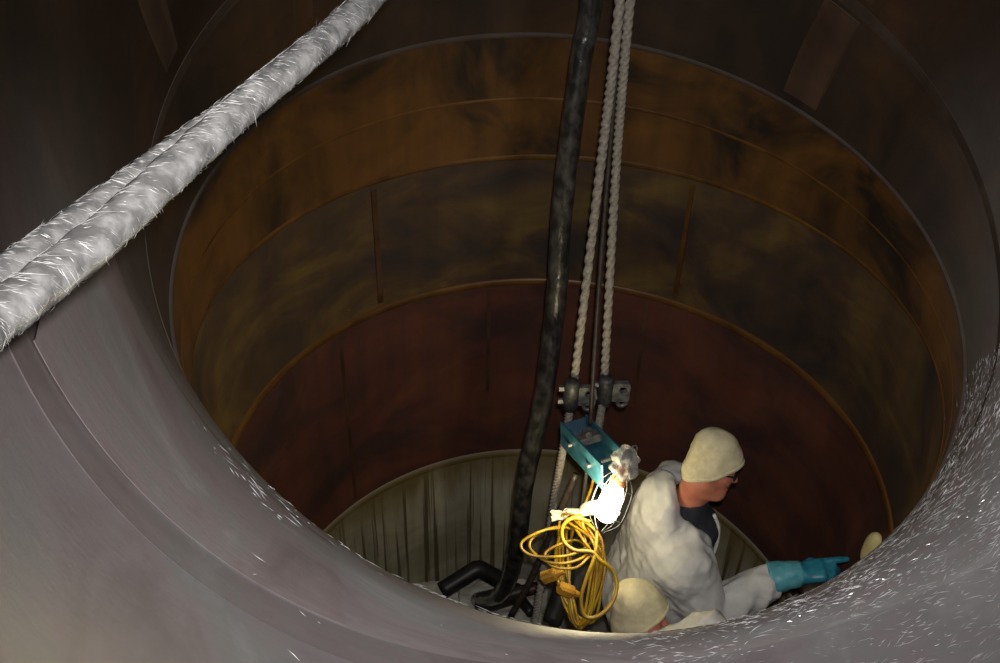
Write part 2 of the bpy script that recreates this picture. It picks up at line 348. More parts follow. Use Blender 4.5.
# ------------------------------------------------------------------ resin wrapped lines across the upper left
def wrapped_line(pts, rad, label, n=150, seed=0):
    C_ = spline(pts, n); ln = np.linalg.norm(np.diff(C_, axis=0), axis=1).sum()
    root = empty('wrapped_line', C_[0])
    off = C_-C_[0]
    def prof(k, a):
        s = k/n*ln
        return 1+0.07*noise.noise(Vector((math.cos(a)*1.2, math.sin(a)*1.2, s*14+seed)))+0.035*math.sin(2*a+s*70)+0.03*noise.noise(Vector((math.cos(a)*3, math.sin(a)*3, s*60+seed)))
    mb = MB(); mb.tube(off, rad, 20, prof); mb.build('core', M['wrap'], root)
    m_ = int(1100*ln)
    k = rng.integers(1, n-1, m_); fr = rng.uniform(0, 1, m_)[:, None]; base = off[k]*(1-fr)+off[np.minimum(k+1, n-1)]*fr
    T = off[np.minimum(k+1, n-1)]-off[k-1]; T /= np.linalg.norm(T, axis=1)[:, None]
    U = np.cross(T, [0, 0, 1.]); U /= np.linalg.norm(U, axis=1)[:, None]; W = np.cross(T, U)
    a = rng.uniform(0, 2*PI, m_)[:, None]; nr = U*np.cos(a)+W*np.sin(a); tg = -U*np.sin(a)+W*np.cos(a)
    d = tg*1.0+T*rng.normal(0.75, 0.35, (m_, 1))
    V, F = slivers(base+nr*rad*1.01, d, nr, rng.gamma(2.2, 0.0045, m_)+0.003, rng.uniform(0.0002, 0.0006, m_), 0.1)
    q = link('fibre_wrap', np_mesh('fibre_wrap', V, F), M['wrapfibre'], root, False); q['kind'] = 'stuff'
    return tag(root, label, 'line')
main = [at(-45, 352, 0.93), at(0, 315, 1.0), at(100, 238, 1.14), at(200, 146, 1.31), at(250, 101, 1.41), at(300, 60, 1.53), at(360, 8, 1.72), at(420, -60, 1.95), at(520, -170, 2.5)]
wrapped_line(main, 0.0225, 'thick pale grey fibre-wrapped line crossing the upper left, in front of a thinner one')
back = [at(-40, 303, 1.04), at(0, 276, 1.11), at(100, 204, 1.26), at(200, 131, 1.44), at(250, 95, 1.54), at(300, 57, 1.64), at(360, 8, 1.83), at(420, -60, 2.06), at(520, -172, 2.62)]
wrapped_line(back, 0.017, 'thinner grey line behind the thick fibre-wrapped line, upper left', seed=9)

# ------------------------------------------------------------------ hose, ropes and wire hanging down the shaft
def ceil_z(x, y): return math.sqrt(max((R+math.sqrt(RP*RP-x*x))**2-(y+R)**2, 0.01))
hp = [at(591, 0, 3.4), at(581, 60, 3.45), at(563, 200, 3.6), at(556, 300, 3.75), at(543, 400, 3.92), at(525, 480, 4.15), at(516, 550, 4.55), at(502, 592, 5.2), atz(478, 600, FLOOR+0.09)]
top = hp[0].copy(); top[2] = ceil_z(top[0], top[1])-0.02
hp = [top]+hp; C_ = spline(hp, 220)
root = empty('black_hose', C_[-1]); off = C_-C_[-1]
mb = MB(); mb.tube(off, np.linspace(0.036, 0.042, 220), 18, lambda k, a: 1+0.05*noise.noise(Vector((math.cos(a), math.sin(a), k*0.25)))+0.035*(((k*0.11+a/(2*PI)) % 1.0)))
mb.build('tube', M['hose'], root)
tag(root, 'black taped hose hanging down the shaft left of the two ropes', 'hose')

def twisted(C_, rad, name, mat, label, cat, group=None, pitch=0.085, lobes=3):
    n = len(C_); ln = np.linalg.norm(np.diff(C_, axis=0), axis=1).sum(); tw = 2*PI*ln/pitch/n
    mb = MB(); mb.tube(C_-C_[0], rad, 21, lambda k, a: 0.66+0.40*abs(math.cos(lobes/2*(a-k*tw))))
    root = mb.build(name, mat); root.location = tuple(C_[0])
    return tag(root, label, cat, group)
def straight(a, b_, n): t = np.linspace(0, 1, n)[:, None]; return np.asarray(a)*(1-t)+np.asarray(b_)*t
def linepts(pts, step=0.0055):
    P = np.asarray(pts); ln = np.linalg.norm(np.diff(P, axis=0), axis=1).sum(); return spline(P, int(ln/step))
N1 = at(684, 512, 3.78); DECK = N1[2]-1.5
la = at(620, 0, 2.93); lt = la.copy(); lt[2] = ceil_z(la[0], la[1])-0.01
twisted(linepts([lt, la, at(600, 170, 3.18), at(574, 380, 3.6), at(563, 448, 3.72), at(553, 505, 3.88), at(540, 590, 4.1), at(532, 640, 4.25)]), 0.0148, 'twisted_rope', M['rope'], 'grey twisted rope that runs past the blue channel down to the yellow cord', 'rope', 'twisted ropes')
ra = at(630, 0, 3.02); rt_ = ra.copy(); rt_[2] = ceil_z(ra[0], ra[1])-0.01
BA, BB = at(577, 433, 3.6), at(612, 469, 3.42)
twisted(linepts([rt_, ra, at(616, 170, 3.3), at(604, 380, 3.62), at(598, 433, 3.64)]), 0.0148, 'twisted_rope', M['rope'], 'grey twisted rope that ends at the blue channel, right of the other', 'rope', 'twisted ropes')
wa = at(618, 60, 3.22); wt = wa.copy(); wt[2] = ceil_z(wa[0], wa[1])-0.01
mb = MB(); cw = linepts([wt, wa, at(601, 260, 3.42), at(590, 425, 3.56)], 0.03); mb.tube(cw-cw[0], 0.0085, 8)
o = mb.build('hoist_wire', M['cable']); o.location = tuple(cw[0]); tag(o, 'thin dark wire between the two ropes, ending in the blue channel', 'wire')

XR = np.array([RT[0], RT[1], 0]); XR /= np.linalg.norm(XR); YF = np.array([-XR[1], XR[0], 0]); ZZ = np.array([0, 0, 1.])
def clamp(pos, label, body):
    root = empty('rope_clamp', pos)
    mb = MB(); mb.tube([(0, 0, -0.065), (0, 0, -0.05), (0, 0, 0.05), (0, 0, 0.065)], [0.024, 0.029, 0.029, 0.024], 14); mb.build('sleeve', M['dsteel'], root)
    mb = MB(); mb.holed_plate(XR*0.056, (XR, YF, ZZ), 0.066, 0.085, 0.02, 0.015, (0.008, 0.012)); mb.build('plate', body, root, False)
    mb = MB(); mb.ring(XR*0.066-ZZ*0.052, YF, 0.017, 0.0075); mb.build('eye', body, root)
    for zz in (-0.03, 0.03):
        mb = MB(); mb.tube([-XR*0.045+ZZ*zz, -XR*0.02+ZZ*zz, -XR*0.02+ZZ*zz, XR*0.03+ZZ*zz], [0.012, 0.012, 0.006, 0.006], 6); mb.build('bolt', M['steel'], root, False)
    return tag(root, label, 'clamp', 'rope clamps')
clamp(at(571, 395, 3.6), 'steel clamp on the rope nearer the black hose, lit yellow', M['steel'])
clamp(at(605, 391, 3.63), 'steel clamp on the rope that ends at the blue channel', M['steel'])

# ------------------------------------------------------------------ blue channel with the work lamp
ax1 = BB-BA; ax1[2] *= 1.0; LN = np.linalg.norm(ax1)+0.05; ax1 /= np.linalg.norm(ax1)
ax2 = np.cross(ZZ, ax1); ax2 /= np.linalg.norm(ax2); ax3 = np.cross(ax1, ax2); mid = (BA+BB)/2
root = empty('hoist_channel', mid)
# ax2 points to one long side, ax3 up
mb = MB(); mb.box(-ax3*0.05, (LN, 0.104, 0.008), (ax1, ax2, ax3), 0.002); mb.build('web', M['blue'], root, False)
for sd in (-1, 1):
    mb = MB(); mb.box(ax2*sd*0.05, (LN, 0.008, 0.1), (ax1, ax2, ax3), 0.002); mb.build('flange', M['blue'], root, False)
mb = MB(); mb.box(-ax1*(LN/2-0.004), (0.008, 0.092, 0.08), (ax1, ax2, ax3), 0.001); mb.build('end_plate', M['bluein'], root, False)
mb = MB(); mb.box(-ax1*0.045+ax3*0.026, (0.05, 0.09, 0.03), (ax1, ax2, ax3), 0.004); mb.tube([-ax1*0.045+ax3*0.03, -ax1*0.045+ax3*0.06], 0.018, 10); mb.build('wire_socket', M['steel'], root, False)
for x_ in (-0.07, 0.07):
    mb = MB(); mb.tube([ax1*x_-ax2*0.066, ax1*x_+ax2*0.066], 0.008, 6); mb.build('bolt', M['steel'], root, False)
tag(root, 'short blue steel channel hanging on the wire beside the lamp', 'channel')

# lamp: axis from socket down to the tip
LT, LB = at(621, 474, 3.36), at(604, 520, 3.36)
la_ = LB-LT; LL = np.linalg.norm(la_); la_ /= LL
root = empty('work_lamp', LT)
prof_b = [(0.035, 0.020), (0.045, 0.026), (0.065, 0.034), (0.095, 0.040), (0.125, 0.041), (0.148, 0.036), (0.162, 0.024), (0.168, 0.008)]
mb = MB(); mb.tube([la_*p for p, _ in prof_b], [q for _, q in prof_b], 20); bulb = mb.build('bulb', M['bulb'], root)
mb = MB(); mb.tube([la_*p for p in (-0.03, -0.02, 0.02, 0.042)], [0.018, 0.024, 0.027, 0.027], 16); mb.build('socket', M['socket'], root)
mb = MB(); mb.tube([-la_*0.085, -la_*0.07, -la_*0.03], [0.012, 0.017, 0.019], 12); mb.build('handle', M['dsteel'], root)
e1 = np.cross(la_, YF); e1 /= np.linalg.norm(e1); e2 = np.cross(la_, e1)
for k in range(6):
    a = 2*PI*k/6+0.3; d = e1*math.cos(a)+e2*math.sin(a)
    mb = MB(); mb.tube(spline([la_*0.0+d*0.028, la_*0.04+d*0.055, la_*0.1+d*0.06, la_*0.16+d*0.052, la_*0.2+d*0.012], 16), 0.0017, 6); mb.build('cage_wire', M['steel'], root)
for p, q in ((0.05, 0.056), (0.15, 0.054)):
    mb = MB(); mb.ring(la_*p, la_, q, 0.0017, 28, 6); mb.build('cage_ring', M['steel'], root)
mb = MB(); mb.tube(spline([-la_*0.08, -la_*0.1+e1*0.006, -la_*0.105+e1*0.018, -la_*0.09+e1*0.026], 14), 0.003, 6); mb.build('hook', M['steel'], root)
dman = XR*0.92+YF*0.36; dman -= la_*(dman@la_); dman /= np.linalg.norm(dman)
# crumpled clear film wrapped round the handle
bm = bmesh.new(); bmesh.ops.create_icosphere(bm, subdivisions=4, radius=1)
for v in bm.verts:
    c = v.co.copy(); k = 1+0.35*noise.noise(c*2.3)+0.2*noise.noise(c*6)
    p = Vector(tuple(-la_*0.035))+Vector(tuple(e1*c.x*0.045*k+e2*c.y*0.045*k+la_*c.z*0.06*k)); v.co = p
me = bpy.data.meshes.new('film_wrap'); bm.to_mesh(me); bm.free(); link('film_wrap', me, M['film'], root)
tag(root, 'lit caged work lamp with orange socket hanging at the end of the blue channel', 'lamp')
lp = bpy.data.lights.new('work_lamp_light', 'POINT'); lp.energy = 16; lp.color = (1.0, 0.84, 0.5); lp.shadow_soft_size = 0.05
lo_ = bpy.data.objects.new('work_lamp_light', lp); COL.objects.link(lo_); lo_.location = tuple(LT+la_*0.1-dman*0.048)

# ------------------------------------------------------------------ yellow cord, hanging coil
def cord_px(pts, t0=3.5): return [at(u, v, t0+dt) for u, v, dt in pts]
root = empty('extension_cord', at(575, 600, 3.55))
C0 = np.array(root.location)
path = []
prm = random.Random(3)
path += [(596, 468, -0.02), (590, 492, 0.1), (580, 512, 0.1)]
for k in range(9):            # hanging bundle loops
    j = lambda s_: prm.uniform(-s_, s_)
    path += [(572+j(10), 520+j(6), 0.05+j(.03)), (592+j(8), 540+j(10), 0.0+j(.03)), (598+j(8), 575+j(8), 0.02+j(.03)), (585+j(8), 622+j(6), 0.06+j(.03)),
             (568+j(8), 608+j(10), 0.1+j(.03)), (563+j(8), 560+j(12), 0.1+j(.02))]
C_ = spline(cord_px(path), 440); mb = MB(); mb.tube(C_-C0, 0.0052, 7); mb.build('cord_bundle', M['yellow'], root)
path = [(566, 528, 0.05), (545, 530, 0.0), (524, 540, -.02), (522, 549, -.03), (535, 556, -.03), (565, 556, -.02), (585, 548, 0), (590, 536, .02), (560, 527, .04), (536, 535, .02), (530, 548, 0), (548, 562, -.02), (572, 562, -.02), (588, 552, .02), (575, 540, .06),
        (546, 552, .0), (552, 566, -.02), (575, 568, -.02), (590, 556, 0)]
C_ = spline(cord_px(path), 160); mb = MB(); mb.tube(C_-C0, 0.0052, 7); mb.build('side_loop', M['yellow'], root)
path = [(590, 522, -.06), (574, 518, -.07), (563, 526, -.08), (563, 540, -.08), (574, 550, -.08), (592, 552, -.08), (600, 560, -.08), (612, 570, -.06), (617, 585, -.05), (612, 603, -.05), (598, 616, -.05), (585, 616, -.05), (581, 600, -.06), (586, 580, -.07), (595, 555, -.08), (597, 530, -.05)]
C_ = spline(cord_px(path), 140); mb = MB(); mb.tube(C_-C0, 0.0068, 8); mb.build('front_loop', M['yellow'], root)
for (u, v, dt, ang) in ((549, 576, .03, 0.5), (566, 590, .0, -0.5)):
    p = at(u, v, 3.5+dt)-C0; a1 = XR*math.cos(ang)+ZZ*math.sin(ang); a3 = np.cross(a1, YF)
    mb = MB(); mb.box(p, (0.062, 0.036, 0.042), (a1, YF, a3), 0.008); mb.tube([p+a1*0.03, p+a1*0.055], [0.014, 0.009], 8); mb.build('plug', M['yplug'], root, False)
tag(root, 'tangled yellow extension cord hanging in a coil below the work lamp', 'cord')
# dark strap and bar behind the coil
C_ = linepts([at(576, 474, 3.66), at(556, 520, 3.75), at(533, 575, 3.9), at(511, 616, 4.05)], 0.03); mb = MB(); mb.tube(C_-C_[-1], 0.013, 8)
o = mb.build('dark_cable', M['cable']); o.location = tuple(C_[-1]); tag(o, 'dark cable slanting down behind the yellow cord from the blue channel', 'cable')
C_ = linepts([at(573, 545, 3.7), at(565, 580, 3.72), at(552, 622, 3.76)], 0.02); mb = MB(); mb.tube(C_-C_[-1], 0.035, 12, lambda k, a: 1+0.12*noise.noise(Vector((math.cos(a), math.sin(a), k*0.4))))
o = mb.build('tool_bag', M['black']); o.location = tuple(C_[-1]); mb = MB(); mb.tube(linepts([at(588, 462, 3.5), at(581, 510, 3.62), at(573, 548, 3.7)], 0.03)-C_[-1], 0.007, 6); mb.build('strap', M['black'], o); tag(o, 'dark limp tool bag hanging behind the yellow cord coil', 'bag')
# torn pale sheet behind the lamp
def crumple(name, c, ax, sx, sy, nx, ny, amp, mat, seed, label, cat, freq=9):
    """thin crumpled sheet with real thickness"""
    vs = []; X, Y, Z = ax
    for sd in (0, 1):
        for i in range(nx+1):
            for j in range(ny+1):
                x = (i/nx-0.5)*sx*(1+0.12*noise.noise(Vector((j*0.9, seed, 0)))); y = (j/ny-0.5)*sy*(1+0.15*noise.noise(Vector((i*0.9, seed, 4))))
                z = amp*(noise.noise(Vector((x*freq, y*freq, seed)))+0.5*noise.noise(Vector((x*freq*2.3, y*freq*2.3, seed+5))))
                vs.append(X*x+Y*y+Z*(z-0.003*sd))
    q = (nx+1)*(ny+1); fs = []
    for i in range(nx):
        for j in range(ny):
            a = i*(ny+1)+j; fs += [(a, a+ny+1, a+ny+2, a+1), (q+a, q+a+1, q+a+ny+2, q+a+ny+1)]
    bd = [i*(ny+1) for i in range(nx+1)]+[nx*(ny+1)+j for j in range(1, ny+1)]+[i*(ny+1)+ny for i in range(nx-1, -1, -1)]+[j for j in range(ny-1, 0, -1)]
    for k in range(len(bd)):
        a, b_ = bd[k], bd[(k+1) % len(bd)]; fs.append((a, b_, q+b_, q+a))
    mb = MB(); mb.add(vs, fs); o = mb.build(name, mat, None, False); o.location = tuple(c); return tag(o, label, cat)
tilt = XR*0.94+ZZ*0.3; tilt /= np.linalg.norm(tilt)
crumple('torn_sheet', at(575, 511, 3.56), (tilt, YF, np.cross(tilt, YF)), 0.17, 0.045, 14, 6, 0.02, M['sheet'], 2, 'torn cream strip of sheet sticking out beside the lit bulb', 'sheet', 22)

# ------------------------------------------------------------------ litter on the shaft floor
crumple('plastic_sheet', atz(500, 590, FLOOR+0.05)-YF*0.1+XR*0.02, (XR, YF, ZZ), 0.5, 0.34, 22, 16, 0.05, M['sheet'], 6, 'crumpled dirty white sheet on the shaft floor between the black pipes', 'sheet', 6)
crumple('plastic_sheet', atz(446, 588, FLOOR+0.06)-YF*0.05-XR*0.06, (XR, YF, ZZ), 0.26, 0.16, 16, 10, 0.05, M['sheet'], 11, 'crumpled dirty white sheet at the foot of the grey wall, far left', 'sheet', 6)
def black_pipe(pts, rad, label, name='black_pipe', mat='black'):
    P = np.array(pts); mb = MB(); C_ = []
    for a, b_ in zip(P[:-1], P[1:]): C_ += [a*(1-t)+b_*t for t in np.linspace(0.04, 0.96, 8)]
    C_ = np.array(C_); mb.tube(C_-C_[0], rad, 14); o = mb.build(name, M[mat]); o.location = tuple(C_[0]); return tag(o, label, 'pipe')
black_pipe([atz(440, 592, FLOOR+0.11), atz(478, 568, FLOOR+0.2), atz(503, 582, FLOOR+0.1)], 0.05, 'bent black pipe at the foot of the grey wall, left of the hose')
black_pipe([atz(474, 606, FLOOR+0.12), atz(496, 600, FLOOR+0.13), atz(520, 592, FLOOR+0.08)], 0.055, 'black pipe piece on the floor at the end of the black hose')
black_pipe([atz(500, 596, FLOOR+0.16), atz(545, 586, FLOOR+0.2)], 0.035, 'dull brown pipe lying across the floor behind the left rope', 'brown_pipe', 'tool')
black_pipe([atz(518, 596, FLOOR+0.1), atz(532, 614, FLOOR+0.12)], 0.03, 'short black pipe behind the foot of the dark cable', 'black_pipe')

# ------------------------------------------------------------------ work platform (behind the lip)
root = empty('work_platform', (0.2, -0.38, DECK-0.127))
for k in range(6):
    mb = MB(); mb.box((0, -0.40+0.155*k, 0.1), (0.98, 0.148, 0.04), None, 0.004); mb.build('plank', M['wood'], root, False)
for x_ in (-0.4, 0.4):
    mb = MB(); mb.box((x_, 0, 0.04), (0.06, 0.96, 0.08), None, 0.004); mb.build('bearer', M['steel'], root, False)
tag(root, 'narrow plank platform under the workers inside the shaft', 'platform')

# ------------------------------------------------------------------ implicit surfaces for people
class Field:
    def __init__(s, lo, hi, h):
        s.lo = np.asarray(lo, float); s.h = h; s.n = np.ceil((np.asarray(hi)-s.lo)/h).astype(int)+1
        s.f = np.full(s.n, 1.0, np.float32)
    def block(s, a, b_, pad):
        i0 = np.clip(np.floor((a-pad-s.lo)/s.h).astype(int), 0, s.n); i1 = np.clip(np.ceil((b_+pad-s.lo)/s.h).astype(int)+1, 0, s.n)
        sl = tuple(slice(x, y) for x, y in zip(i0, i1))
        g = [s.lo[k]+s.h*np.arange(i0[k], i1[k]) for k in range(3)]
        return sl, np.stack(np.meshgrid(*g, indexing='ij'), -1)
    def merge(s, sl, d, k, op):
        a = s.f[sl]; d = d.astype(np.float32)
        if op == 'add':
            hh = np.clip(0.5+0.5*(a-d)/k, 0, 1); s.f[sl] = a*(1-hh)+d*hh-k*hh*(1-hh)
        else:
            d = -d; hh = np.clip(0.5-0.5*(a-d)/k, 0, 1); s.f[sl] = a*(1-hh)+d*hh+k*hh*(1-hh)
    def cone(s, a, b_, ra, rb, k=0.02, op='add'):
        a = np.asarray(a, float); b_ = np.asarray(b_, float); rm = max(ra, rb)
        sl, P = s.block(np.minimum(a, b_)-rm, np.maximum(a, b_)+rm, 2*k+2*s.h)
        if 0 in P.shape: return
        ab = b_-a; t = np.clip(((P-a)@ab)/(ab@ab+1e-12), 0, 1)
        s.merge(sl, np.linalg.norm(P-a-t[..., None]*ab, axis=-1)-(ra+(rb-ra)*t), k, op)
    def ell(s, c, r, k=0.02, rot=None, op='add'):
        c = np.asarray(c, float); r = np.asarray(r, float); rm = r.max()
        sl, P = s.block(c-rm, c+rm, 2*k+2*s.h)
        if 0 in P.shape: return
        q = P-c
        if rot is not None: q = q@np.asarray(rot)       # columns of rot are the ellipsoid's axes
        k0 = np.linalg.norm(q/r, axis=-1); k1 = np.linalg.norm(q/(r*r), axis=-1)+1e-9
        s.merge(sl, k0*(k0-1)/k1, k, op)
    def plane(s, p, nrm, k=0.004):
        """keep the side the normal points to"""
        sl, P = s.block(s.lo, s.lo+s.h*s.n, 0); nrm = np.asarray(nrm, float); nrm = nrm/np.linalg.norm(nrm)
        s.merge(sl, (P-np.asarray(p))@nrm, k, 'sub')
    def mesh(s, relax=2):
        f = np.pad(s.f, 1, constant_values=1.0); lo = s.lo-s.h
        ins = f < 0; nx, ny, nz = f.shape
        c = np.zeros((nx-1, ny-1, nz-1), np.int8)
        for i in (0, 1):
            for j in (0, 1):
                for k in (0, 1): c += ins[i:nx-1+i, j:ny-1+j, k:nz-1+k]
        I = np.argwhere((c > 0) & (c < 8)); idx = np.full(c.shape, -1, np.int32); idx[tuple(I.T)] = np.arange(len(I))
        acc = np.zeros((len(I), 3)); cnt = np.zeros(len(I))
        cor = [(i, j, k) for i in (0, 1) for j in (0, 1) for k in (0, 1)]
        for p in cor:
            for ax in range(3):
                if p[ax]: continue
                q = list(p); q[ax] = 1
                fa = f[I[:, 0]+p[0], I[:, 1]+p[1], I[:, 2]+p[2]]; fb = f[I[:, 0]+q[0], I[:, 1]+q[1], I[:, 2]+q[2]]
                mk = (fa < 0) != (fb < 0); t = np.where(mk, fa/np.where(mk, fa-fb, 1), 0)
                pos = np.tile(np.array(p, float), (len(I), 1)); pos[:, ax] = t
                acc[mk] += pos[mk]; cnt[mk] += 1
        V = lo+s.h*(I+acc/cnt[:, None]); quads = []
        for ax in range(3):
            o1, o2 = (ax+1) % 3, (ax+2) % 3
            A = [slice(None)]*3; B = [slice(None)]*3; A[ax] = slice(0, -1); B[ax] = slice(1, None)
            ch = ins[tuple(A)] != ins[tuple(B)]; E = np.argwhere(ch)
            E = E[(E[:, o1] > 0) & (E[:, o2] > 0)]
            fl_ = ins[tuple(E.T)]
            def cell(d1, d2):
                q = E.copy(); q[:, o1] -= d1; q[:, o2] -= d2; return idx[tuple(q.T)]
            Q = np.stack([cell(1, 1), cell(0, 1), cell(0, 0), cell(1, 0)], 1)
            Q = np.where(fl_[:, None], Q, Q[:, ::-1]); quads.append(Q)
        Q = np.concatenate(quads)
        ed = np.concatenate([Q[:, [0, 1]], Q[:, [1, 2]], Q[:, [2, 3]], Q[:, [3, 0]]])
        for _ in range(relax):
            sm = np.zeros_like(V); ct = np.zeros(len(V))
            for a, b_ in ((0, 1), (1, 0)):
                for kk in range(3): sm[:, kk] += np.bincount(ed[:, a], V[ed[:, b_], kk], len(V))
                ct += np.bincount(ed[:, a], minlength=len(V))
            V = V*0.5+0.5*sm/ct[:, None]
        return V, Q
def field_obj(name, fld, mat, parent, relax=2, disp=None, xf=None):
    V, Q = fld.mesh(relax)
    me = np_mesh(name, V, Q)
    if disp:
        nr = np.zeros(len(V)*3); me.vertices.foreach_get('normal', nr); nr = nr.reshape(-1, 3)
        V = V+nr*np.array([disp(p, n) for p, n in zip(V, nr)])[:, None]
        me.vertices.foreach_set('co', V.astype(np.float32).ravel()); me.update()
    if xf is not None: me.transform(xf)
    return link(name, me, mat, parent)
def roty(a): return np.array([[math.cos(a), 0, math.sin(a)], [0, 1, 0], [-math.sin(a), 0, math.cos(a)]])
def rotx(a): return np.array([[1, 0, 0], [0, math.cos(a), -math.sin(a)], [0, math.sin(a), math.cos(a)]])
def rotz(a): return np.array([[math.cos(a), -math.sin(a), 0], [math.sin(a), math.cos(a), 0], [0, 0, 1]])
def fold(p, n):
    """hanging folds in loose fabric"""
    w = noise.noise(Vector((p[0]*5, p[1]*5, p[2]*4)))*0.25
    v = noise.noise(Vector(((p[0]+w*0.2)*15, (p[1]+w*0.2)*15, p[2]*2.4)))
    d = 0.017*(0.45-abs(v))
    q = noise.noise(Vector((p[0]*9+p[2]*13, p[1]*9+5, p[2]*9-p[0]*13)))
    d += 0.009*(0.4-abs(q))
    for k, (fx, a) in enumerate(((19, 0.0075), (31, 0.0045))):
        e = noise.noise(Vector((p[0]*fx*0.55+p[2]*fx*0.8+k*7, p[1]*fx*0.5, p[2]*fx*0.45-p[0]*fx*0.5)))
        d += a*(0.35-abs(e))
    return d

def make_person(root, J, head_rot, vox=0.0075, hood=True):
    """J: joints in the person's frame (x forward, y to the left); head_rot: 3x3"""
    HC = np.array(J['head']); hs = 0.83; hr = lambda q: HC+head_rot@np.asarray(q, float)*hs; hv = lambda *q: tuple(x*hs for x in q)
    nb = np.array(J['neck'])
    allp = np.array([J[k] for k in J]); lo = allp.min(0)-0.28; hi = allp.max(0)+0.22
    # ---- body: one continuous skin surface
    B = Field(lo, hi, 0.0055)
    B.ell(hr((-0.008, 0, 0.03)), hv(0.096, 0.076, 0.1), 0.02, head_rot)
    B.ell(hr((0.028, 0, -0.04)), hv(0.066, 0.058, 0.088), 0.03, head_rot)
    B.cone(hr((0.06, -0.012, -0.108)), hr((0.06, 0.012, -0.108)), 0.028*hs, 0.028*hs, 0.03)
    B.cone(hr((-0.02, -0.045, -0.07)), hr((0.05, -0.022, -0.108)), 0.026*hs, 0.022*hs, 0.03)
    B.cone(hr((-0.02, 0.045, -0.07)), hr((0.05, 0.022, -0.108)), 0.026*hs, 0.022*hs, 0.03)
    B.cone(hr((0.08, -0.036, 0.016)), hr((0.08, 0.036, 0.016)), 0.014*hs, 0.014*hs, 0.014)
    for s_ in (-1, 1):
        B.ell(hr((0.094, s_*0.033, -0.008)), hv(0.014, 0.018, 0.012), 0.01, head_rot, 'sub')
        B.ell(hr((0.079, s_*0.032, -0.008)), hv(0.012, 0.013, 0.011), 0.005, head_rot)
        B.cone(hr((0.07, s_*0.042, -0.036)), hr((0.055, s_*0.05, -0.03)), 0.016*hs, 0.016*hs, 0.02)
        B.ell(hr((-0.008, s_*0.074, -0.012)), hv(0.026, 0.011, 0.034), 0.006, head_rot@rotz(s_*-0.35))
    B.cone(hr((0.09, 0, 0.008)), hr((0.116, 0, -0.036)), 0.009*hs, 0.0135*hs, 0.01)
    for s_ in (-1, 1): B.cone(hr((0.1, s_*0.011, -0.04)), hr((0.104, s_*0.011, -0.04)), 0.008*hs, 0.008*hs, 0.008)
    B.cone(hr((0.086, -0.018, -0.068)), hr((0.086, 0.018, -0.068)), 0.009*hs, 0.009*hs, 0.008)
    B.cone(hr((0.082, -0.016, -0.082)), hr((0.082, 0.016, -0.082)), 0.0095*hs, 0.0095*hs, 0.008)
    B.cone(hr((-0.03, 0, -0.06)), nb+(0, 0, -0.03), 0.056, 0.062, 0.03)
    sh = [np.array(J['sh_r']), np.array(J['sh_l'])]; pel = np.array(J['pelvis'])
    B.cone(sh[0]*0.75+nb*0.25, sh[1]*0.75+nb*0.25, 0.055, 0.055, 0.06)
    for s_, S0 in zip((-1, 1), sh):
        B.cone(S0*0.5+nb*0.5-(0, 0, 0.1), pel+(0, s_*0.07, 0), 0.085, 0.09, 0.06)
    for sd in ('r', 'l'):
        B.cone(J['sh_'+sd], J['el_'+sd], 0.052, 0.04, 0.04); B.cone(J['el_'+sd], J['wr_'+sd], 0.04, 0.028, 0.02)
        B.cone(J['hip_'+sd], J['kn_'+sd], 0.08, 0.055, 0.05); B.cone(J['kn_'+sd], J['an_'+sd], 0.055, 0.04, 0.03)
    field_obj('body', B, M['skin'], root, 2)
    # ---- black shirt at the neck
    Sh = Field(nb-(0.16, 0.2, 0.2), nb+(0.2, 0.2, 0.14), 0.006)
    Sh.cone(nb+(0.012, 0, 0.03), nb+(0.0, 0, -0.06), 0.072, 0.095, 0.02); Sh.ell(nb+(0.03, 0, -0.07), (0.11, 0.12, 0.09), 0.03)
    Sh.cone(nb+(-0.01, 0, 0.02), nb+(0.02, 0, 0.12), 0.08, 0.066, 0.02); Sh.plane(nb+(0.03, 0, 0.115), (0.55, 0, -1), 0.008)
    field_obj('undershirt', Sh, M['shirt'], root, 2)
    # ---- coverall
    C = Field(lo, hi, vox)
    for s_, S0 in zip((-1, 1), sh):
        C.cone(S0*0.62+nb*0.38-(0.015, 0, 0.10), pel+(-0.02, s_*0.085, 0.05), 0.115, 0.138, 0.08)
        C.cone(S0*0.5+nb*0.5-(0.05, 0, 0.07), pel+(-0.07, s_*0.06, 0.1), 0.095, 0.122, 0.08)
        C.cone(nb+(-0.03, s_*0.06, -0.05), S0, 0.08, 0.078, 0.09)
    for sd in ('r', 'l'):
        C.cone(J['sh_'+sd], J['el_'+sd], 0.084, 0.082, 0.028)
        E_, W_ = np.array(J['el_'+sd]), np.array(J['wr_'+sd])
        C.cone(E_, E_*0.16+W_*0.84, 0.082, 0.06, 0.012)
        C.cone(J['hip_'+sd], J['kn_'+sd], 0.125, 0.1, 0.06); C.cone(J['kn_'+sd], J['an_'+sd], 0.1, 0.08, 0.04)
    # hood lying bunched behind the neck
    if hood: C.ell(nb+(-0.095, 0.0, 0.035), (0.06, 0.125, 0.115), 0.06, roty(0.25))
    if hood: C.cone(nb+(-0.085, 0.0, -0.12), nb+(-0.1, 0.0, 0.05), 0.1, 0.06, 0.07)
    C.ell(nb+(0.055, 0, 0.09), (0.115, 0.105, 0.145), 0.015, None, 'sub')
    C.cone(nb+(0.05, 0, 0.1), nb+(0.12, 0, -0.12), 0.085, 0.03, 0.015, 'sub')
    field_obj('coverall', C, M['suit'], root, 2, fold)
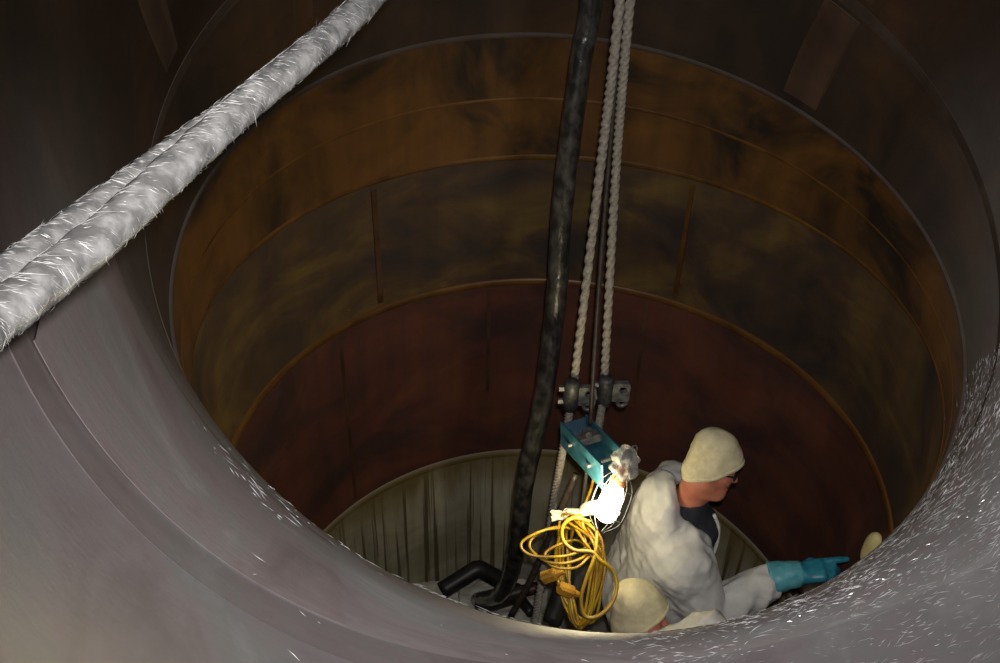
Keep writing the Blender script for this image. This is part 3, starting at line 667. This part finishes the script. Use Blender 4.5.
    # ---- boots
    for sd in ('r', 'l'):
        a = np.array(J['an_'+sd]); Bo = Field(a-(0.14, 0.1, 0.12), a+(0.26, 0.1, 0.14), 0.009)
        Bo.cone(a+(0, 0, 0.08), a+(0.0, 0, -0.03), 0.055, 0.05, 0.03); Bo.cone(a+(-0.02, 0, -0.035), a+(0.15, 0, -0.045), 0.045, 0.04, 0.03)
        Bo.plane((a[0], a[1], a[2]-0.078), (0, 0, 1)); field_obj('boot', Bo, M['boot'], root, 2)
    # ---- cap
    sl = 0.66
    def cap_solid(g):
        K = Field(HC-0.2, HC+0.22, 0.0055)
        K.ell(hr((-0.004, 0, 0.04)), hv(0.108+g, 0.09+g, 0.108+g), 0.02, head_rot)
        K.ell(hr((-0.022, 0.0, 0.105)), hv(0.072+g, 0.066+g, 0.052+g), 0.05, head_rot)
        K.cone(hr((-0.05, 0, -0.04)), hr((0.055, 0, 0.04)), (0.066+g)*hs, (0.062+g)*hs, 0.03)
        for s_ in (-1, 1): K.ell(hr((-0.01, s_*0.06, -0.005)), hv(0.05+g, 0.035+g, 0.05+g), 0.02, head_rot)
        K.plane(hr((0, 0, -0.026)), head_rot@np.array((-sl, 0, 1.0)), 0.004); return K
    cap = field_obj('cap', cap_solid(0), M['cap'], root, 2, lambda p, n: 0.004*noise.noise(Vector(p*13))+0.0022*(1-2*abs(noise.noise(Vector((p[0]*14, p[1]*14, p[2]*34))))))
    K = cap_solid(0.006); K.plane(hr((0, 0, 0.0)), head_rot@np.array((sl, 0, -1.0)), 0.004)
    field_obj('hem', K, M['cap'], cap, 2)
    return hr

def make_glove(root, wr, d, up, side, point=True, name='glove'):
    """rubber gauntlet: d along the hand, up = back of the hand, side = towards the thumb"""
    wr = np.asarray(wr, float); q = lambda a, l, n: wr+d*a+side*l+up*n
    G = Field(wr-0.26, wr+0.26, 0.0042)
    G.cone(q(0.03, 0, 0), q(0.085, 0, 0), 0.036, 0.032, 0.02)
    for l in (-0.028, -0.009, 0.010, 0.028): G.cone(q(0.08, l*0.7, 0.0), q(0.15, l, 0.004), 0.021, 0.017, 0.014)
    fing = [(0.028, [(0.15, 0.004), (0.195, -0.002), (0.225, -0.004), (0.25, -0.010)]) if point else (0.028, [(0.15, 0.0), (0.19, -0.012), (0.2, -0.045), (0.18, -0.06)]),
            (0.010, [(0.152, 0.004), (0.197, -0.012), (0.212, -0.046), (0.192, -0.066)]),
            (-0.009, [(0.150, 0.002), (0.190, -0.016), (0.202, -0.05), (0.18, -0.066)]),
            (-0.027, [(0.146, -0.002), (0.178, -0.018), (0.188, -0.046), (0.168, -0.06)])]
    for l, pts in fing:
        rr = [0.0135, 0.0128, 0.0118, 0.0105]
        for (a0, n0), (a1, n1), r0, r1 in zip(pts[:-1], pts[1:], rr, rr[1:]): G.cone(q(a0, l*1.08, n0), q(a1, l*1.12, n1), r0, r1, 0.003)
    th = [(0.085, 0.022, -0.012), (0.125, 0.05, -0.03), (0.158, 0.05, -0.048), (0.18, 0.034, -0.056)]
    for (a, b_), r0, r1 in zip(zip(th[:-1], th[1:]), (0.019, 0.016, 0.014), (0.016, 0.014, 0.0115)): G.cone(q(*a), q(*b_), r0, r1, 0.004)
    g = field_obj(name, G, M['glove'], root, 1)
    K = Field(wr-0.2, wr+0.2, 0.005)
    K.cone(q(-0.035, 0, 0), q(0.075, 0, 0), 0.062, 0.046, 0.01); K.plane(q(-0.035, 0, 0), d, 0.003); K.plane(q(0.078, 0, 0), -d+up*0.25, 0.003)
    field_obj('cuff', K, M['cuff'], g, 1, lambda p, n: 0.004*noise.noise(Vector(p*30)))
    return g

# ---- worker one, upright, right arm stretched out
PR = -0.252
Q1 = rotz(PR)
origin1 = N1-np.array([0, 0, N1[2]-DECK])
worker1 = empty('person', origin1, PR)
def loc1(p): return Q1.T@(np.asarray(p)-origin1)
nz = N1[2]-DECK
HR1 = rotx(-0.36)@roty(0.24)
S1 = np.array([-0.005, -0.185, nz-0.08]); E1 = S1+np.array([0.105, -0.05, -0.215])
W1 = loc1(at(776, 577, np.linalg.norm(Q1@E1+origin1-CAM)-0.02))
J1 = dict(neck=(0, 0, nz), head=(0.066, 0, nz+0.24), sh_r=S1, sh_l=(-0.005, 0.19, nz-0.06), el_r=E1, wr_r=W1, el_l=(-0.02, 0.24, nz-0.34), wr_l=(0.1, 0.1, nz-0.52),
          pelvis=(-0.05, 0, nz-0.56), hip_r=(-0.05, -0.1, nz-0.60), hip_l=(-0.05, 0.1, nz-0.6), kn_r=(0.05, -0.09, 0.48), kn_l=(0.02, 0.16, 0.48), an_r=(0.03, -0.1, 0.085), an_l=(-0.02, 0.17, 0.085))
hr = make_person(worker1, J1, HR1)
dv = loc1(at(850, 566, np.linalg.norm(Q1@W1+origin1-CAM)+0.03))-W1; dv /= np.linalg.norm(dv)
upv = np.array([0.0, -0.25, 1.0]); upv -= dv*(upv@dv); upv /= np.linalg.norm(upv); sv = np.cross(upv, dv)
make_glove(worker1, W1+dv*0.01, dv, upv, sv, True)
wl = np.array(J1['wr_l']); dl = wl-np.array(J1['el_l']); dl /= np.linalg.norm(dl); ul = np.array([0, 0, 1.])-dl*dl[2]; ul /= np.linalg.norm(ul)
make_glove(worker1, wl, dl, ul, -np.cross(ul, dl), False)
# glasses and moustache
def head_part(name, mat, fn, parent, h=0.003):
    K = Field(np.array(hr((0.06, 0, -0.02)))-0.14, np.array(hr((0.06, 0, -0.02)))+0.14, h); fn(K); return field_obj(name, K, mat, parent, 1)
def glasses(K):
    for s_ in (-1, 1):
        K.ell(hr((0.099, s_*0.034, -0.006)), (0.006, 0.027, 0.018), 0.004, HR1@rotz(s_*0.35)); K.cone(hr((0.09, s_*0.062, 0.0)), hr((0.0, s_*0.079, 0.0)), 0.004, 0.003, 0.003)
    K.cone(hr((0.106, -0.012, 0.002)), hr((0.106, 0.012, 0.002)), 0.004, 0.004, 0.004)
head_part('glasses', M['lens'], glasses, worker1)
def mous(K):
    for s_ in (-1, 1): K.cone(hr((0.098, s_*0.004, -0.056)), hr((0.086, s_*0.03, -0.066)), 0.007, 0.004, 0.004)
head_part('moustache', M['hair'], mous, worker1)
n1 = np.array(J1['neck']); mb = MB(); mb.tube(spline([n1+(0.1, -0.035, 0.03), n1+(0.125, -0.04, -0.03), n1+(0.13, -0.05, -0.11), n1+(0.12, -0.06, -0.18)], 14), 0.006, 6, lambda k, a: 1+0.5*abs(math.cos(a)))
mb.build('zip_flap', M['suit'], worker1)
tag(worker1, 'standing worker in white coverall and cream cap reaching right with a teal glove', 'person')

# ---- tool in the gloved hand
tp = origin1+Q1@(W1+dv*0.165-upv*0.045)
root = empty('hand_tool', tp); Dw, Uw, Sw = Q1@dv, Q1@upv, Q1@sv
mb = MB(); mb.tube(spline([-Sw*0.07, -Sw*0.02, Sw*0.05], 8), [0.013, 0.016, 0.017, 0.017, 0.017, 0.016, 0.015, 0.012], 12); mb.build('handle', M['tool'], root)
mb = MB(); mb.box(-Uw*0.045-Sw*0.03-Dw*0.03, (0.11, 0.07, 0.05), (Dw, Sw, Uw), 0.012); mb.build('head', M['tool'], root)
tag(root, 'dark brown hand tool held under the teal glove', 'tool')
# cream pad leaning on the shaft wall
cp = at(873, 548, 3.97); root = None
K = Field(cp-0.12, cp+0.12, 0.006); K.ell(cp, (0.03, 0.04, 0.078), 0.01); K.ell(cp+np.array([0, 0, -0.05]), (0.028, 0.036, 0.05), 0.02)
V, Q = K.mesh(2); o = link('foam_pad', np_mesh('foam_pad', V-cp, Q), M['cream']); o.location = tuple(cp); tag(o, 'small cream rounded foam pad on the wall beyond the teal glove', 'pad')

# ---- worker two, crouched in front, mostly hidden by the lip
H2 = at(639, 617, 3.58); origin2 = np.array([H2[0], H2[1], DECK]); worker2 = empty('person', origin2, PR-0.1); Q2 = rotz(PR-0.1)
hz = H2[2]-DECK
def loc2(p): return Q2.T@(np.asarray(p)-origin2)
el2 = loc2(at(709, 639, 3.42)); sh2 = loc2(at(686, 652, 3.5))
J2 = dict(neck=(-0.05, -0.08, hz-0.2), head=(0, 0, hz), sh_r=(-0.09, -0.27, hz-0.3), sh_l=sh2, el_r=(0.08, -0.31, hz-0.5), wr_r=(0.28, -0.22, hz-0.5), el_l=el2, wr_l=el2+np.array([0.2, -0.04, -0.14]),
          pelvis=(-0.24, -0.2, 0.6), hip_r=(-0.24, -0.28, 0.54), hip_l=(-0.24, -0.12, 0.54), kn_r=(0.1, -0.33, 0.46), kn_l=(0.06, -0.08, 0.42), an_r=(-0.1, -0.31, 0.085), an_l=(-0.16, -0.07, 0.085))
hr2 = make_person(worker2, J2, rotx(-0.3)@roty(-0.08), hood=False)
for sd, e_ in (('r', 1), ('l', -1)):
    wl = np.array(J2['wr_'+sd]); dl = wl-np.array(J2['el_'+sd]); dl /= np.linalg.norm(dl); ul = np.array([0, 0, 1.])-dl*dl[2]; ul /= np.linalg.norm(ul)
    make_glove(worker2, wl, dl, ul, e_*np.cross(ul, dl), False)
tag(worker2, 'crouching worker mostly hidden by the lip, only cream cap and shoulder showing', 'person')
